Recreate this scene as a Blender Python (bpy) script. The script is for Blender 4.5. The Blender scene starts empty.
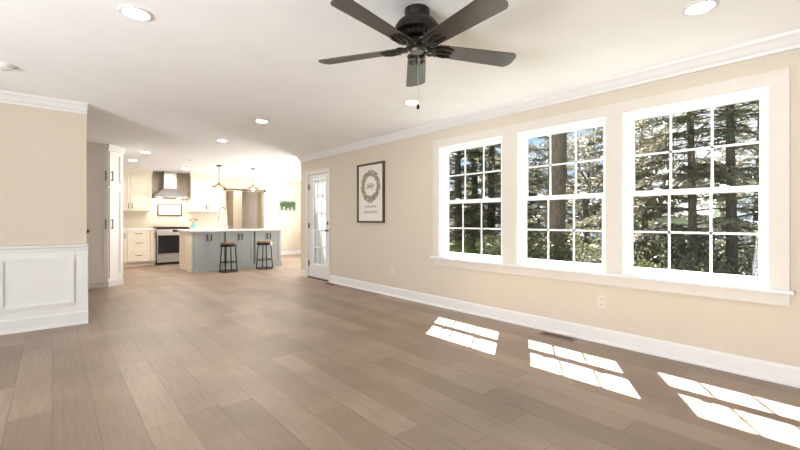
import bpy, bmesh, math, random
from mathutils import Vector, Matrix
C = bpy.context.scene.collection
SC = bpy.context.scene
rnd = random.Random(7)
PI = math.pi

# ------------------------------------------------------------------ camera, sky, sun, added fill lamps, exposure
CAM_H = 1.13
YAW = math.atan((400 - 52) / 393.0)          # heading, from +Y towards +X
cam = bpy.data.cameras.new('camera')
cam.sensor_width = 36.0
cam.lens = 393.0 / 800 * 36.0
cam.shift_y = -5.0 / 800
cam.clip_start = 0.05
cam_o = bpy.data.objects.new('camera', cam)
C.objects.link(cam_o)
cam_o.location = (0, 0, CAM_H)
cam_o.rotation_euler = (PI / 2, 0, -YAW)
SC.camera = cam_o

SKY = 0.78
SUN = 32.0
FILL_LEFT = 640.0         # unseen upward lamp added at left to brighten the ceiling, as yard bounce
FILL_KITCHEN_LOW = 215.0      # second added upward lamp, outside the opening made in the kitchen side wall
FILL_KITCHEN = 105.0  # added lamp panel filling that unseen opening, to brighten the kitchen
CAN = 70.0
EXPOSURE = 0.64

world = bpy.data.worlds.new('sky')
SC.world = world
world.use_nodes = True
nt = world.node_tree
nt.nodes.clear()
wo = nt.nodes.new('ShaderNodeOutputWorld')
bg = nt.nodes.new('ShaderNodeBackground')
tc = nt.nodes.new('ShaderNodeTexCoord')
nz = nt.nodes.new('ShaderNodeTexNoise')
nz.inputs['Scale'].default_value = 3.2
nz.inputs['Detail'].default_value = 6
cr = nt.nodes.new('ShaderNodeValToRGB')
cr.color_ramp.elements[0].position = 0.40
cr.color_ramp.elements[0].color = (0.48, 0.70, 0.98, 1)
cr.color_ramp.elements[1].position = 0.64
cr.color_ramp.elements[1].color = (0.95, 0.97, 1.0, 1)
nt.links.new(tc.outputs['Generated'], nz.inputs['Vector'])
nt.links.new(nz.outputs['Fac'], cr.inputs['Fac'])
nt.links.new(cr.outputs['Color'], bg.inputs['Color'])
bg.inputs['Strength'].default_value = SKY
nt.links.new(bg.outputs['Background'], wo.inputs['Surface'])

sun = bpy.data.lights.new('sun', 'SUN')
sun.energy = SUN
sun.angle = math.radians(0.6)
sun.color = (1.0, 0.98, 0.95)
sun_o = bpy.data.objects.new('sun', sun)
C.objects.link(sun_o)
sun_o.location = (12, 8, 20)
sun_o.rotation_euler = Vector((-1.0, -0.61, -1.76)).to_track_quat('-Z', 'Y').to_euler()


def area(name, loc, aim, sx, sy, power, color):
    l = bpy.data.lights.new(name, 'AREA')
    l.shape = 'RECTANGLE'
    l.size = sx
    l.size_y = sy
    l.energy = power
    l.color = color
    o = bpy.data.objects.new(name, l)
    C.objects.link(o)
    o.location = loc
    o.rotation_euler = Vector(aim).to_track_quat('-Z', 'Z').to_euler()
    return o


area('fill_left', (-3.75, 0.7, -0.22), (1, 0, 0.9), 3.6, 1.3, FILL_LEFT, (0.95, 0.98, 1.0))  # added fill lamps, out of view; no such sources are known
area('fill_kitchen_low', (7.4, 9.6, -0.1), (-1, -0.25, 0.75), 2.5, 1.2, FILL_KITCHEN_LOW, (0.98, 0.99, 1.0))
area('fill_kitchen', (6.66, 9.6, 1.5), (-1, 0, 0.7), 2.6, 1.0, FILL_KITCHEN, (0.97, 0.99, 1.0))

vs = SC.view_settings
vs.view_transform = 'Standard'
vs.look = 'None'
vs.gamma = 1.0
vs.exposure = EXPOSURE
vs.use_curve_mapping = False
SC.cycles.use_denoising = True
SC.cycles.max_bounces = 10
SC.cycles.diffuse_bounces = 6
SC.cycles.transparent_max_bounces = 16
SC.cycles.sample_clamp_indirect = 6.0
SC.cycles.caustics_reflective = False
SC.cycles.caustics_refractive = False


# ------------------------------------------------------------------ materials
def s2l(c):
    return tuple(((v / 255) / 12.92) if v / 255 <= 0.04045 else (((v / 255) + 0.055) / 1.055) ** 2.4 for v in c)


def new_mat(name):
    m = bpy.data.materials.new(name)
    m.use_nodes = True
    b = m.node_tree.nodes['Principled BSDF']
    return m, m.node_tree, b


def mat(name, col, rough=0.5, metal=0.0, noise=0.0, scale=8.0, bump=0.0, stretch=(1, 1, 1), spec=0.5):
    m, t, b = new_mat(name)
    col = tuple(col)
    b.inputs['Roughness'].default_value = rough
    b.inputs['Metallic'].default_value = metal
    b.inputs['Specular IOR Level'].default_value = spec
    b.inputs['Base Color'].default_value = col + (1,)
    tcn = t.nodes.new('ShaderNodeTexCoord')
    mp = t.nodes.new('ShaderNodeMapping')
    mp.inputs['Scale'].default_value = stretch
    n = t.nodes.new('ShaderNodeTexNoise')
    n.inputs['Scale'].default_value = scale
    n.inputs['Detail'].default_value = 4
    t.links.new(tcn.outputs['Object'], mp.inputs['Vector'])
    t.links.new(mp.outputs['Vector'], n.inputs['Vector'])
    r = t.nodes.new('ShaderNodeValToRGB')
    r.color_ramp.elements[0].position = 0.3
    r.color_ramp.elements[1].position = 0.7
    k = max(noise, 0.015)
    r.color_ramp.elements[0].color = tuple(max(0, v * (1 - k)) for v in col) + (1,)
    r.color_ramp.elements[1].color = tuple(min(1, v * (1 + k)) for v in col) + (1,)
    t.links.new(n.outputs['Fac'], r.inputs['Fac'])
    t.links.new(r.outputs['Color'], b.inputs['Base Color'])
    if bump:
        bp = t.nodes.new('ShaderNodeBump')
        bp.inputs['Strength'].default_value = bump
        bp.inputs['Distance'].default_value = 0.01
        t.links.new(n.outputs['Fac'], bp.inputs['Height'])
        t.links.new(bp.outputs['Normal'], b.inputs['Normal'])
    return m


def emit(name, col, strength):
    m, t, b = new_mat(name)
    b.inputs['Base Color'].default_value = (0.8, 0.8, 0.8, 1)
    b.inputs['Emission Color'].default_value = tuple(col) + (1,)
    b.inputs['Emission Strength'].default_value = strength
    return m


def leaf(name, c1, c2, trans=0.35, rough=0.5):
    m, t, b = new_mat(name)
    out = t.nodes['Material Output']
    n = t.nodes.new('ShaderNodeTexNoise')
    n.inputs['Scale'].default_value = 2.5
    tcn = t.nodes.new('ShaderNodeTexCoord')
    t.links.new(tcn.outputs['Object'], n.inputs['Vector'])
    r = t.nodes.new('ShaderNodeValToRGB')
    r.color_ramp.elements[0].position = 0.35
    r.color_ramp.elements[1].position = 0.65
    r.color_ramp.elements[0].color = tuple(c1) + (1,)
    r.color_ramp.elements[1].color = tuple(c2) + (1,)
    t.links.new(n.outputs['Fac'], r.inputs['Fac'])
    t.links.new(r.outputs['Color'], b.inputs['Base Color'])
    b.inputs['Roughness'].default_value = rough
    tl = t.nodes.new('ShaderNodeBsdfTranslucent')
    t.links.new(r.outputs['Color'], tl.inputs['Color'])
    mx = t.nodes.new('ShaderNodeMixShader')
    mx.inputs['Fac'].default_value = trans
    t.links.new(b.outputs['BSDF'], mx.inputs[1])
    t.links.new(tl.outputs['BSDF'], mx.inputs[2])
    t.links.new(mx.outputs['Shader'], out.inputs['Surface'])
    return m


def glass_mat(name, tint=(1, 1, 1), refl=1.0):
    m, t, b = new_mat(name)
    out = t.nodes['Material Output']
    tr = t.nodes.new('ShaderNodeBsdfTransparent')
    tr.inputs['Color'].default_value = tuple(tint) + (1,)
    gl = t.nodes.new('ShaderNodeBsdfGlossy')
    gl.inputs['Roughness'].default_value = 0.02
    lw = t.nodes.new('ShaderNodeLayerWeight')
    lw.inputs['Blend'].default_value = 0.5
    pw_ = t.nodes.new('ShaderNodeMath')
    pw_.operation = 'POWER'
    pw_.inputs[1].default_value = 4.0
    ml = t.nodes.new('ShaderNodeMath')
    ml.operation = 'MULTIPLY_ADD'
    ml.inputs[1].default_value = 0.12
    ml.inputs[2].default_value = 0.006
    t.links.new(lw.outputs['Facing'], pw_.inputs[0])
    t.links.new(pw_.outputs[0], ml.inputs[0])
    mx = t.nodes.new('ShaderNodeMixShader')
    t.links.new(ml.outputs[0], mx.inputs['Fac'])
    t.links.new(tr.outputs['BSDF'], mx.inputs[1])
    t.links.new(gl.outputs['BSDF'], mx.inputs[2])
    t.links.new(mx.outputs['Shader'], out.inputs['Surface'])
    return m


def floor_mat():
    m, t, b = new_mat('oak_floor')
    tcn = t.nodes.new('ShaderNodeTexCoord')
    sep = t.nodes.new('ShaderNodeSeparateXYZ')
    com = t.nodes.new('ShaderNodeCombineXYZ')
    t.links.new(tcn.outputs['Object'], sep.inputs[0])
    t.links.new(sep.outputs['Y'], com.inputs['X'])
    t.links.new(sep.outputs['X'], com.inputs['Y'])
    br = t.nodes.new('ShaderNodeTexBrick')
    br.inputs['Scale'].default_value = 1.0
    br.inputs['Brick Width'].default_value = 1.55
    br.inputs['Row Height'].default_value = 0.19
    br.inputs['Mortar Size'].default_value = 0.0014
    br.inputs['Mortar Smooth'].default_value = 0.2
    br.inputs['Bias'].default_value = 0.0
    br.offset = 0.37
    br.offset_frequency = 3
    br.squash = 0.8
    br.squash_frequency = 2
    br.inputs['Color1'].default_value = (0.222, 0.155, 0.107, 1)
    br.inputs['Color2'].default_value = (0.318, 0.236, 0.174, 1)
    br.inputs['Mortar'].default_value = (0.10, 0.065, 0.042, 1)
    t.links.new(com.outputs[0], br.inputs['Vector'])
    mp = t.nodes.new('ShaderNodeMapping')
    mp.inputs['Scale'].default_value = (1.6, 22, 1)
    t.links.new(com.outputs[0], mp.inputs['Vector'])
    n = t.nodes.new('ShaderNodeTexNoise')
    n.inputs['Scale'].default_value = 2.2
    n.inputs['Detail'].default_value = 7
    n.inputs['Roughness'].default_value = 0.65
    t.links.new(mp.outputs['Vector'], n.inputs['Vector'])
    n2 = t.nodes.new('ShaderNodeTexNoise')
    n2.inputs['Scale'].default_value = 1.7
    n2.inputs['Detail'].default_value = 5
    t.links.new(com.outputs[0], n2.inputs['Vector'])
    ad = t.nodes.new('ShaderNodeMath')
    ad.operation = 'ADD'
    t.links.new(n.outputs['Fac'], ad.inputs[0])
    t.links.new(n2.outputs['Fac'], ad.inputs[1])
    r = t.nodes.new('ShaderNodeMapRange')
    r.inputs['From Min'].default_value = 0.6
    r.inputs['From Max'].default_value = 1.4
    r.inputs['To Min'].default_value = 0.70
    r.inputs['To Max'].default_value = 1.28
    t.links.new(ad.outputs[0], r.inputs['Value'])
    mul = t.nodes.new('ShaderNodeVectorMath')
    mul.operation = 'SCALE'
    t.links.new(br.outputs['Color'], mul.inputs[0])
    t.links.new(r.outputs['Result'], mul.inputs['Scale'])
    t.links.new(mul.outputs['Vector'], b.inputs['Base Color'])
    b.inputs['Roughness'].default_value = 0.40
    b.inputs['Specular IOR Level'].default_value = 0.75
    bp = t.nodes.new('ShaderNodeBump')
    bp.inputs['Strength'].default_value = 0.12
    bp.inputs['Distance'].default_value = 0.003
    t.links.new(n.outputs['Fac'], bp.inputs['Height'])
    t.links.new(bp.outputs['Normal'], b.inputs['Normal'])
    return m


M = {}
M['floor'] = floor_mat()
M['ceiling'] = mat('ceiling_paint', (0.915, 0.92, 0.93), 0.9, noise=0.01, scale=3)
M['wall'] = mat('cream_wall_paint', (0.615, 0.55, 0.452), 0.85, noise=0.012, scale=40, bump=0.02)
M['trim'] = mat('white_trim_paint', (0.75, 0.745, 0.735), 0.45, noise=0.01)
M['casing'] = mat('warm_white_casing', (0.66, 0.62, 0.555), 0.5, noise=0.01)
M['vinyl'] = mat('white_vinyl', (0.88, 0.89, 0.91), 0.35, noise=0.01)
M['cab_white'] = mat('white_cabinet_paint', (0.88, 0.865, 0.84), 0.4, noise=0.01)
M['cab_cream'] = mat('cream_cabinet_paint', (0.85, 0.77, 0.65), 0.4, noise=0.01)
M['cab_blue'] = mat('blue_grey_cabinet_paint', (0.42, 0.475, 0.52), 0.4, noise=0.015)
M['quartz'] = mat('white_quartz', (0.88, 0.87, 0.85), 0.2, noise=0.03, scale=5)
M['steel'] = mat('brushed_steel', (0.66, 0.65, 0.64), 0.32, 1.0, noise=0.06, scale=30, stretch=(1, 1, 14))
M['steel_dark'] = mat('pewter', (0.20, 0.19, 0.175), 0.4, 0.8, noise=0.1)
M['chrome'] = mat('chrome', (0.75, 0.75, 0.76), 0.15, 1.0)
M['black'] = mat('black_metal', (0.022, 0.02, 0.018), 0.4, 0.5, noise=0.1)
M['black_glass'] = mat('black_oven_glass', (0.012, 0.011, 0.011), 0.08, noise=0.1)
M['bronze'] = mat('dark_bronze', (0.020, 0.016, 0.012), 0.42, 0.4, noise=0.15, scale=20)
M['blade'] = mat('dark_walnut_blade', (0.042, 0.031, 0.024), 0.30, 0.0, noise=0.3, scale=6, stretch=(2, 18, 1), spec=0.6)
M['copper'] = mat('copper_shade', (0.48, 0.24, 0.14), 0.35, 0.9, noise=0.1)
M['seat_wood'] = mat('brown_seat_wood', (0.20, 0.095, 0.05), 0.5, noise=0.35, scale=7, stretch=(2, 14, 1))
M['frame_wood'] = mat('dark_brown_frame', (0.075, 0.05, 0.035), 0.5, noise=0.2, scale=20)
M['paper'] = mat('off_white_paper', (0.76, 0.715, 0.65), 0.8, noise=0.01)
M['ink'] = mat('grey_ink', (0.42, 0.38, 0.33), 0.8)
M['wreath'] = mat('olive_wreath_paint', (0.27, 0.235, 0.165), 0.8, noise=0.5, scale=30)
M['sign_ink'] = mat('pale_ink', (0.30, 0.27, 0.25), 0.8)
M['turq'] = mat('turquoise_glaze', (0.22, 0.52, 0.52), 0.3, noise=0.08)
M['flower'] = mat('coral_petals', (0.78, 0.34, 0.20), 0.6, noise=0.2)
M['stem'] = mat('green_stem', (0.12, 0.2, 0.06), 0.6, noise=0.2)
M['slot'] = mat('dark_slot', (0.12, 0.11, 0.10), 0.6)
M['plate'] = mat('white_plate', (0.66, 0.61, 0.53), 0.4)
M['register'] = mat('brown_register', (0.23, 0.15, 0.10), 0.45, noise=0.15)
M['chalk'] = mat('green_landscape_paint', (0.035, 0.075, 0.02), 0.8, noise=0.6, scale=25)
M['grille'] = mat('grey_grille', (0.42, 0.42, 0.41), 0.6)
M['canvas'] = mat('pale_grey_canvas', (0.33, 0.37, 0.34), 0.8, noise=0.1)
M['blind'] = leaf('white_blind_slats', (0.70, 0.71, 0.69), (0.78, 0.79, 0.77), 0.12)
M['glass'] = glass_mat('window_glass', (0.97, 0.98, 0.98))
M['can'] = emit('lamp_lens', (1.0, 0.95, 0.88), CAN)
M['can_kitchen'] = emit('kitchen_lamp_lens', (1.0, 0.92, 0.82), CAN * 4)
M['bulb'] = emit('pendant_bulb', (1.0, 0.78, 0.52), 60)
M['hoodlight'] = emit('hood_lamp', (1.0, 0.90, 0.78), 450)
M['needle'] = leaf('dark_needles', (0.065, 0.068, 0.042), (0.145, 0.138, 0.088), 0.38)
M['needle_olive'] = leaf('olive_needles', (0.105, 0.093, 0.057), (0.225, 0.195, 0.125), 0.36)
M['bush'] = leaf('olive_bush_leaves', (0.06, 0.065, 0.034), (0.17, 0.16, 0.085), 0.4, 0.35)
M['bush_green'] = leaf('bright_bush_leaves', (0.09, 0.16, 0.025), (0.22, 0.30, 0.06), 0.45, 0.4)
M['bark'] = mat('grey_brown_bark', (0.105, 0.082, 0.064), 0.9, noise=0.45, scale=9, bump=0.6, stretch=(3, 3, 0.6))
M['bark_dark'] = mat('dark_bark', (0.05, 0.04, 0.032), 0.9, noise=0.4, scale=9, bump=0.5, stretch=(3, 3, 0.6))
M['grass'] = mat('lawn', (0.075, 0.10, 0.035), 0.9, noise=0.5, scale=0.35, bump=0.4)
M['house'] = mat('white_siding', (0.86, 0.86, 0.86), 0.7, noise=0.04, scale=4, stretch=(1, 1, 20))
M['roof'] = mat('grey_shingles', (0.30, 0.30, 0.31), 0.9, noise=0.2, scale=14)
M['siding'] = mat('exterior_siding', (0.6, 0.58, 0.54), 0.8, noise=0.05)


# ------------------------------------------------------------------ mesh helpers
class MB:
    def __init__(s):
        s.bm = bmesh.new()
        s.mi = 0

    def _f(s, vs):
        try:
            f = s.bm.faces.new(vs)
            f.material_index = s.mi
            return f
        except ValueError:
            return None

    def box(s, x0, x1, y0, y1, z0, z1):
        v = [s.bm.verts.new(p) for p in ((x0, y0, z0), (x1, y0, z0), (x1, y1, z0), (x0, y1, z0),
                                         (x0, y0, z1), (x1, y0, z1), (x1, y1, z1), (x0, y1, z1))]
        for q in ((0, 3, 2, 1), (4, 5, 6, 7), (0, 1, 5, 4), (1, 2, 6, 5), (2, 3, 7, 6), (3, 0, 4, 7)):
            s._f([v[i] for i in q])
        return s

    def prism(s, poly, lo, hi, axis='z'):
        """poly: 2D points; axis z -> (x,y), axis y -> (x,z), axis x -> (y,z)"""
        def P(p, h):
            return {'z': (p[0], p[1], h), 'y': (p[0], h, p[1]), 'x': (h, p[0], p[1])}[axis]
        a = [s.bm.verts.new(P(p, lo)) for p in poly]
        b = [s.bm.verts.new(P(p, hi)) for p in poly]
        n = len(poly)
        s._f(a[::-1])
        s._f(b)
        for i in range(n):
            s._f([a[i], a[(i + 1) % n], b[(i + 1) % n], b[i]])
        return s

    def tube(s, pts, rads, n=8, caps=True):
        pts = [Vector(p) for p in pts]
        if not isinstance(rads, (list, tuple)):
            rads = [rads] * len(pts)
        rings = []
        for i, p in enumerate(pts):
            d = (pts[min(i + 1, len(pts) - 1)] - pts[max(i - 1, 0)])
            if d.length < 1e-9:
                d = Vector((0, 0, 1))
            d.normalize()
            u = d.cross(Vector((0, 0, 1)) if abs(d.z) < 0.95 else Vector((1, 0, 0))).normalized()
            w = d.cross(u)
            rings.append([s.bm.verts.new(p + (u * math.cos(2 * PI * k / n) + w * math.sin(2 * PI * k / n)) * rads[i]) for k in range(n)])
        for a, b in zip(rings[:-1], rings[1:]):
            for k in range(n):
                s._f([a[k], a[(k + 1) % n], b[(k + 1) % n], b[k]])
        if caps:
            s._f(rings[0][::-1])
            s._f(rings[-1])
        return s

    def lathe(s, prof, n=32, c=(0, 0, 0)):
        """prof: (r, z) list"""
        rings = []
        for r, z in prof:
            if r < 1e-6:
                rings.append([s.bm.verts.new((c[0], c[1], c[2] + z))])
            else:
                rings.append([s.bm.verts.new((c[0] + r * math.cos(2 * PI * k / n), c[1] + r * math.sin(2 * PI * k / n), c[2] + z)) for k in range(n)])
        for a, b in zip(rings[:-1], rings[1:]):
            for k in range(n):
                k2 = (k + 1) % n
                if len(a) == 1 and len(b) == 1:
                    continue
                if len(a) == 1:
                    s._f([a[0], b[k2], b[k]])
                elif len(b) == 1:
                    s._f([a[k], a[k2], b[0]])
                else:
                    s._f([a[k], a[k2], b[k2], b[k]])
        return s

    def torus(s, R, r, c=(0, 0, 0), n=32, m=8):
        rings = []
        for i in range(n):
            a = 2 * PI * i / n
            rings.append([s.bm.verts.new((c[0] + (R + r * math.cos(2 * PI * j / m)) * math.cos(a),
                                          c[1] + (R + r * math.cos(2 * PI * j / m)) * math.sin(a),
                                          c[2] + r * math.sin(2 * PI * j / m))) for j in range(m)])
        for i in range(n):
            a, b = rings[i], rings[(i + 1) % n]
            for j in range(m):
                s._f([a[j], b[j], b[(j + 1) % m], a[(j + 1) % m]])
        return s

    def quad(s, c, u, v):
        c, u, v = Vector(c), Vector(u), Vector(v)
        s._f([s.bm.verts.new(p) for p in (c - u - v, c + u - v, c + u + v, c - u + v)])

    def blade(s, a, d, w):
        """a leaf: base point a, length vector d, half-width vector w; four corners, pointed"""
        a, d, w = Vector(a), Vector(d), Vector(w)
        s._f([s.bm.verts.new(p) for p in (a, a + d * 0.45 + w, a + d, a + d * 0.45 - w)])

    def ball(s, c, r, n=10, m=6, sq=(1, 1, 1)):
        prof = [(r * math.sin(PI * i / m), -r * math.cos(PI * i / m)) for i in range(m + 1)]
        st = len(s.bm.verts)
        s.lathe([(p[0] if 0 < i < m else 0, p[1] * sq[2]) for i, p in enumerate(prof)], n, c)
        return s

    def mesh(s, name, mats, smooth=False, bevel=0.0):
        bmesh.ops.recalc_face_normals(s.bm, faces=s.bm.faces[:]) if len(s.bm.faces) < 6000 else None
        if bevel:
            es = [e for e in s.bm.edges if len(e.link_faces) == 2 and e.calc_face_angle(0) > 0.9]
            bmesh.ops.bevel(s.bm, geom=es, offset=bevel, segments=2, affect='EDGES', profile=0.6, clamp_overlap=True)
        me = bpy.data.meshes.new(name)
        s.bm.to_mesh(me)
        s.bm.free()
        for m in (mats if isinstance(mats, (list, tuple)) else [mats]):
            me.materials.append(m)
        if smooth:
            me.polygons.foreach_set('use_smooth', [True] * len(me.polygons))
            try:
                me.set_sharp_from_angle(angle=math.radians(40))
            except Exception:
                pass
        return me

    def build(s, name, mats, parent=None, smooth=False, bevel=0.0, label=None, loc=None):
        o = bpy.data.objects.new(name, s.mesh(name, mats, smooth, bevel))
        C.objects.link(o)
        if parent:
            o.parent = parent
        if label:
            o['label'] = label
        if loc:
            o.location = loc
        return o


def tag(o, label, cat, group=None, kind=None):
    o['label'] = label
    o['category'] = cat
    if group:
        o['group'] = group
    if kind:
        o['kind'] = kind
    return o


def thing(name, label, cat, loc=(0, 0, 0), rz=0.0, group=None, kind=None):
    o = bpy.data.objects.new(name, None)
    C.objects.link(o)
    o.location = loc
    o.rotation_euler = (0, 0, rz)
    o.empty_display_size = 0.1
    return tag(o, label, cat, group, kind)


def struct(name, mb, m, label, cat, **k):
    return tag(mb.build(name, m, **k), label, cat, kind='structure')


def dup(root, loc, rz, label, group=None, scale=None):
    r = root.copy()
    C.objects.link(r)
    r.location = loc
    r.rotation_euler = (0, 0, rz)
    if scale:
        r.scale = scale
    r['label'] = label
    if group:
        r['group'] = group
    for ch in list(root.children):
        c = ch.copy()
        C.objects.link(c)
        c.parent = r
        for g in ch.children:
            d = g.copy()
            C.objects.link(d)
            d.parent = c
    return r


def shaker(x0, x1, z0, z1, y=0.0, t=0.02, stile=0.06, rec=0.010):
    """a framed door lying in front (-y) of the plane y"""
    m = MB()
    m.box(x0, x0 + stile, y - t, y, z0, z1)
    m.box(x1 - stile, x1, y - t, y, z0, z1)
    m.box(x0 + stile, x1 - stile, y - t, y, z0, z0 + stile)
    m.box(x0 + stile, x1 - stile, y - t, y, z1 - stile, z1)
    m.box(x0 + stile, x1 - stile, y - t + rec, y, z0 + stile, z1 - stile)
    return m


def pull(cx, cz, L, y, vertical=True, r=0.006, out=0.03):
    m = MB()
    h = L / 2
    if vertical:
        m.box(cx - r, cx + r, y - out - r, y - out + r, cz - h, cz + h)
        for s in (-1, 1):
            m.box(cx - r, cx + r, y - out, y, cz + s * (h - 0.012) - r, cz + s * (h - 0.012) + r)
    else:
        m.box(cx - h, cx + h, y - out - r, y - out + r, cz - r, cz + r)
        for s in (-1, 1):
            m.box(cx + s * (h - 0.012) - r, cx + s * (h - 0.012) + r, y - out, y, cz - r, cz + r)
    return m


# ------------------------------------------------------------------ the shell
CH = 2.40            # ceiling height
XW = 3.785           # inner face of the window wall
XO = 3.945
YE = 7.32            # where the window wall ends
XK = 6.6             # kitchen's far side
YB = 12.0            # kitchen back wall

f = MB()
f.box(-3.15, XO, -3.15, YE, -0.1, 0)
f.box(-3.15, XK + 0.15, YE, YB + 0.15, -0.1, 0)
f.box(3.2, 5.6, YB + 0.15, 13.6, -0.1, 0)
struct('floor', f, M['floor'], 'wide brown oak plank floor running to the kitchen', 'floor')
c = MB()
c.box(-3.15, XO, -3.15, YE, CH, CH + 0.12)
c.box(-3.15, XK + 0.15, YE, YB + 0.15, CH, CH + 0.12)
c.box(3.2, 5.6, YB + 0.15, 13.6, CH, CH + 0.12)
struct('ceiling', c, M['ceiling'], 'flat white painted ceiling over living room and kitchen', 'ceiling')

WINS = [(2.53, 3.50), (1.435, 2.355), (0.35, 1.30)]
ZS, ZH = 0.64, 2.08
DY0, DY1, DZ = 6.20, 7.05, 2.04
w = MB()
edges = [-3.15]
for a, b in WINS[::-1]:
    edges += [a, b]
edges += [DY0, DY1, YE]
for i in range(0, len(edges), 2):
    w.box(XW, XO, edges[i], edges[i + 1], 0, CH)
for a, b in WINS:
    w.box(XW, XO, a, b, 0, ZS)
    w.box(XW, XO, a, b, ZH, CH)
w.box(XW, XO, DY0, DY1, DZ, CH)
struct('wall_right', w, M['wall'], 'long cream wall with three windows and a glazed door', 'wall')

w = MB()
w.box(-3.0, 0.285, 5.52, 5.67, 0, CH)
struct('wall_left', w, M['wall'], 'cream partition wall above white panelled wainscot at left', 'wall')
w = MB()
w.box(-3.15, 3.80, YB, YB + 0.15, 0, CH)
w.box(4.95, XK + 0.15, YB, YB + 0.15, 0, CH)
w.box(3.80, 4.95, YB, YB + 0.15, 2.0, CH)
struct('wall_back', w, M['wall'], 'far cream kitchen wall behind range and island', 'wall')
w = MB()
w.box(3.2, 3.35, YB + 0.15, 13.6, 0, CH)
w.box(5.45, 5.6, YB + 0.15, 13.6, 0, CH)
w.box(3.35, 5.45, 13.45, 13.6, 0, CH)
w.box(4.33, 4.60, 12.9, 13.45, 0, CH)
struct('wall_hall', w, M['wall'], 'beige hallway wall seen through the opening beyond the island', 'wall')
w = MB()
w.box(XK, XK + 0.15, YE, 8.3, 0, CH)
w.box(XK, XK + 0.15, 10.9, YB + 0.15, 0, CH)
w.box(XK, XK + 0.15, 8.3, 10.9, 2.15, CH)  # opening added beneath to pass the kitchen fill lamps
w.box(XO, XK + 0.15, YE - 0.15, YE, 0, CH)
struct('wall_side', w, M['wall'], 'kitchen side wall around the corner from the glazed door', 'wall')
w = MB()
w.box(-3.15, XW, -3.15, -3.0, 0, CH)
struct('wall_near', w, M['wall'], 'plain cream wall behind the viewer', 'wall')
w = MB()
w.box(-3.15, -3.0, -3.0, -1.2, 0, CH)
w.box(-3.15, -3.0, 2.6, YB, 0, CH)
w.box(-3.15, -3.0, -1.2, 2.6, 2.2, CH)  # opening added below this so the left fill lamp reaches in
struct('wall_outer', w, M['wall'], 'cream outer wall left of the frame with a wide opening added for fill light', 'wall')

# crown, baseboards
cp = [(XW, 2.295), (XW - 0.012, 2.295), (XW - 0.016, 2.315), (XW - 0.03, 2.33), (XW - 0.05, 2.365), (XW - 0.068, 2.38), (XW - 0.072, CH), (XW, CH)]
m = MB().prism(cp, -3.0, YE, 'y')
struct('trim_1', m, M['trim'], 'white crown moulding along the window wall', 'crown moulding')
m = MB()
pr = [(5.52, 2.29), (5.508, 2.29), (5.504, 2.31), (5.49, 2.325), (5.47, 2.36), (5.452, 2.378), (5.448, CH), (5.52, CH)]
m.prism(pr, -3.0, 0.288, 'x')
struct('trim_2', m, M['trim'], 'white crown moulding on top of the left partition', 'crown moulding')


def base_prof(x, s):
    return [(x, 0), (x + s * 0.028, 0), (x + s * 0.028, 0.012), (x + s * 0.016, 0.028), (x + s * 0.015, 0.115), (x + s * 0.009, 0.13), (x, 0.135)]


m = MB().prism(base_prof(XW, -1), -3.0, DY0 - 0.03, 'y')
struct('baseboard_right', m, M['trim'], 'tall white baseboard under the three windows', 'baseboard')
m = MB()
m.box(3.35 + 1.6, XK, YB - 0.015, YB, 0, 0.12)
struct('baseboard_back', m, M['trim'], 'white baseboard on the far wall right of the island', 'baseboard')
m = MB().box(XW - 0.015, XW, DY1 + 0.03, YE, 0, 0.13)
struct('baseboard_corner', m, M['trim'], 'short baseboard left of the glazed door', 'baseboard')

# wainscot on the left partition
m = MB()
m.box(-3.0, 0.297, 5.508, 5.52, 0, 0.83)
m.box(0.285, 0.297, 5.52, 5.67, 0, 0.83)
wains = struct('trim_3', m, M['trim'], 'white wainscot panelling on lower left partition', 'wainscot')
m = MB()
m.prism([(5.508, 0.80), (5.498, 0.805), (5.494, 0.83), (5.478, 0.845), (5.474, 0.868), (5.508, 0.872)], -3.0, 0.297, 'x')
m.build('chair_rail', M['trim'], wains)
m = MB()
for a in (0, 1):
    x1 = 0.178 - a * 0.72
    x0 = x1 - 0.57
    z0, z1 = 0.228, 0.745
    for q in ((x0, x1, z0, z0 + 0.03), (x0, x1, z1 - 0.03, z1), (x0, x0 + 0.03, z0 + 0.03, z1 - 0.03), (x1 - 0.03, x1, z0 + 0.03, z1 - 0.03)):
        m.box(q[0], q[1], 5.488, 5.508, q[2], q[3])
    for q in ((x0 + 0.03, x1 - 0.03, z0 + 0.03, z0 + 0.04), (x0 + 0.03, x1 - 0.03, z1 - 0.04, z1 - 0.03), (x0 + 0.03, x0 + 0.04, z0 + 0.04, z1 - 0.04), (x1 - 0.04, x1 - 0.03, z0 + 0.04, z1 - 0.04)):
        m.box(q[0], q[1], 5.499, 5.508, q[2], q[3])
m.build('panel_moulding', M['trim'], wains)
m = MB()
m.prism([(y, z) for y, z in ((5.508, 0), (5.478, 0), (5.478, 0.012), (5.492, 0.026), (5.492, 0.125), (5.498, 0.14), (5.508, 0.145))], -3.0, 0.297, 'x')
struct('baseboard_left', m, M['trim'], 'white baseboard at foot of the left wainscot', 'baseboard')

# window casing, stool, apron
m = MB()
xc = XW - 0.02
m.box(xc, XW, 3.50, 3.60, 0.65, 2.17)
m.box(xc, XW, 0.245, 0.35, 0.65, 2.17)
m.box(xc, XW, 1.30, 1.435, 0.65, 2.08)
m.box(xc, XW, 2.355, 2.53, 0.65, 2.08)
m.box(xc, XW, 0.35, 3.50, 2.08, 2.17)
struct('trim_4', m, M['casing'], 'flat warm white casing around the three windows', 'window casing')
m = MB()
m.box(XW - 0.05, XW, 0.22, 3.62, 0.625, 0.65)
for a, b in WINS:
    m.box(XW, XW + 0.07, a, b, 0.64, 0.65)
st = struct('trim_5', m, M['trim'], 'long white window sill under the three windows', 'window sill', bevel=0.005)
MB().box(XW - 0.018, XW, 0.245, 3.60, 0.54, 0.625).build('apron', M['casing'], st)


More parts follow.
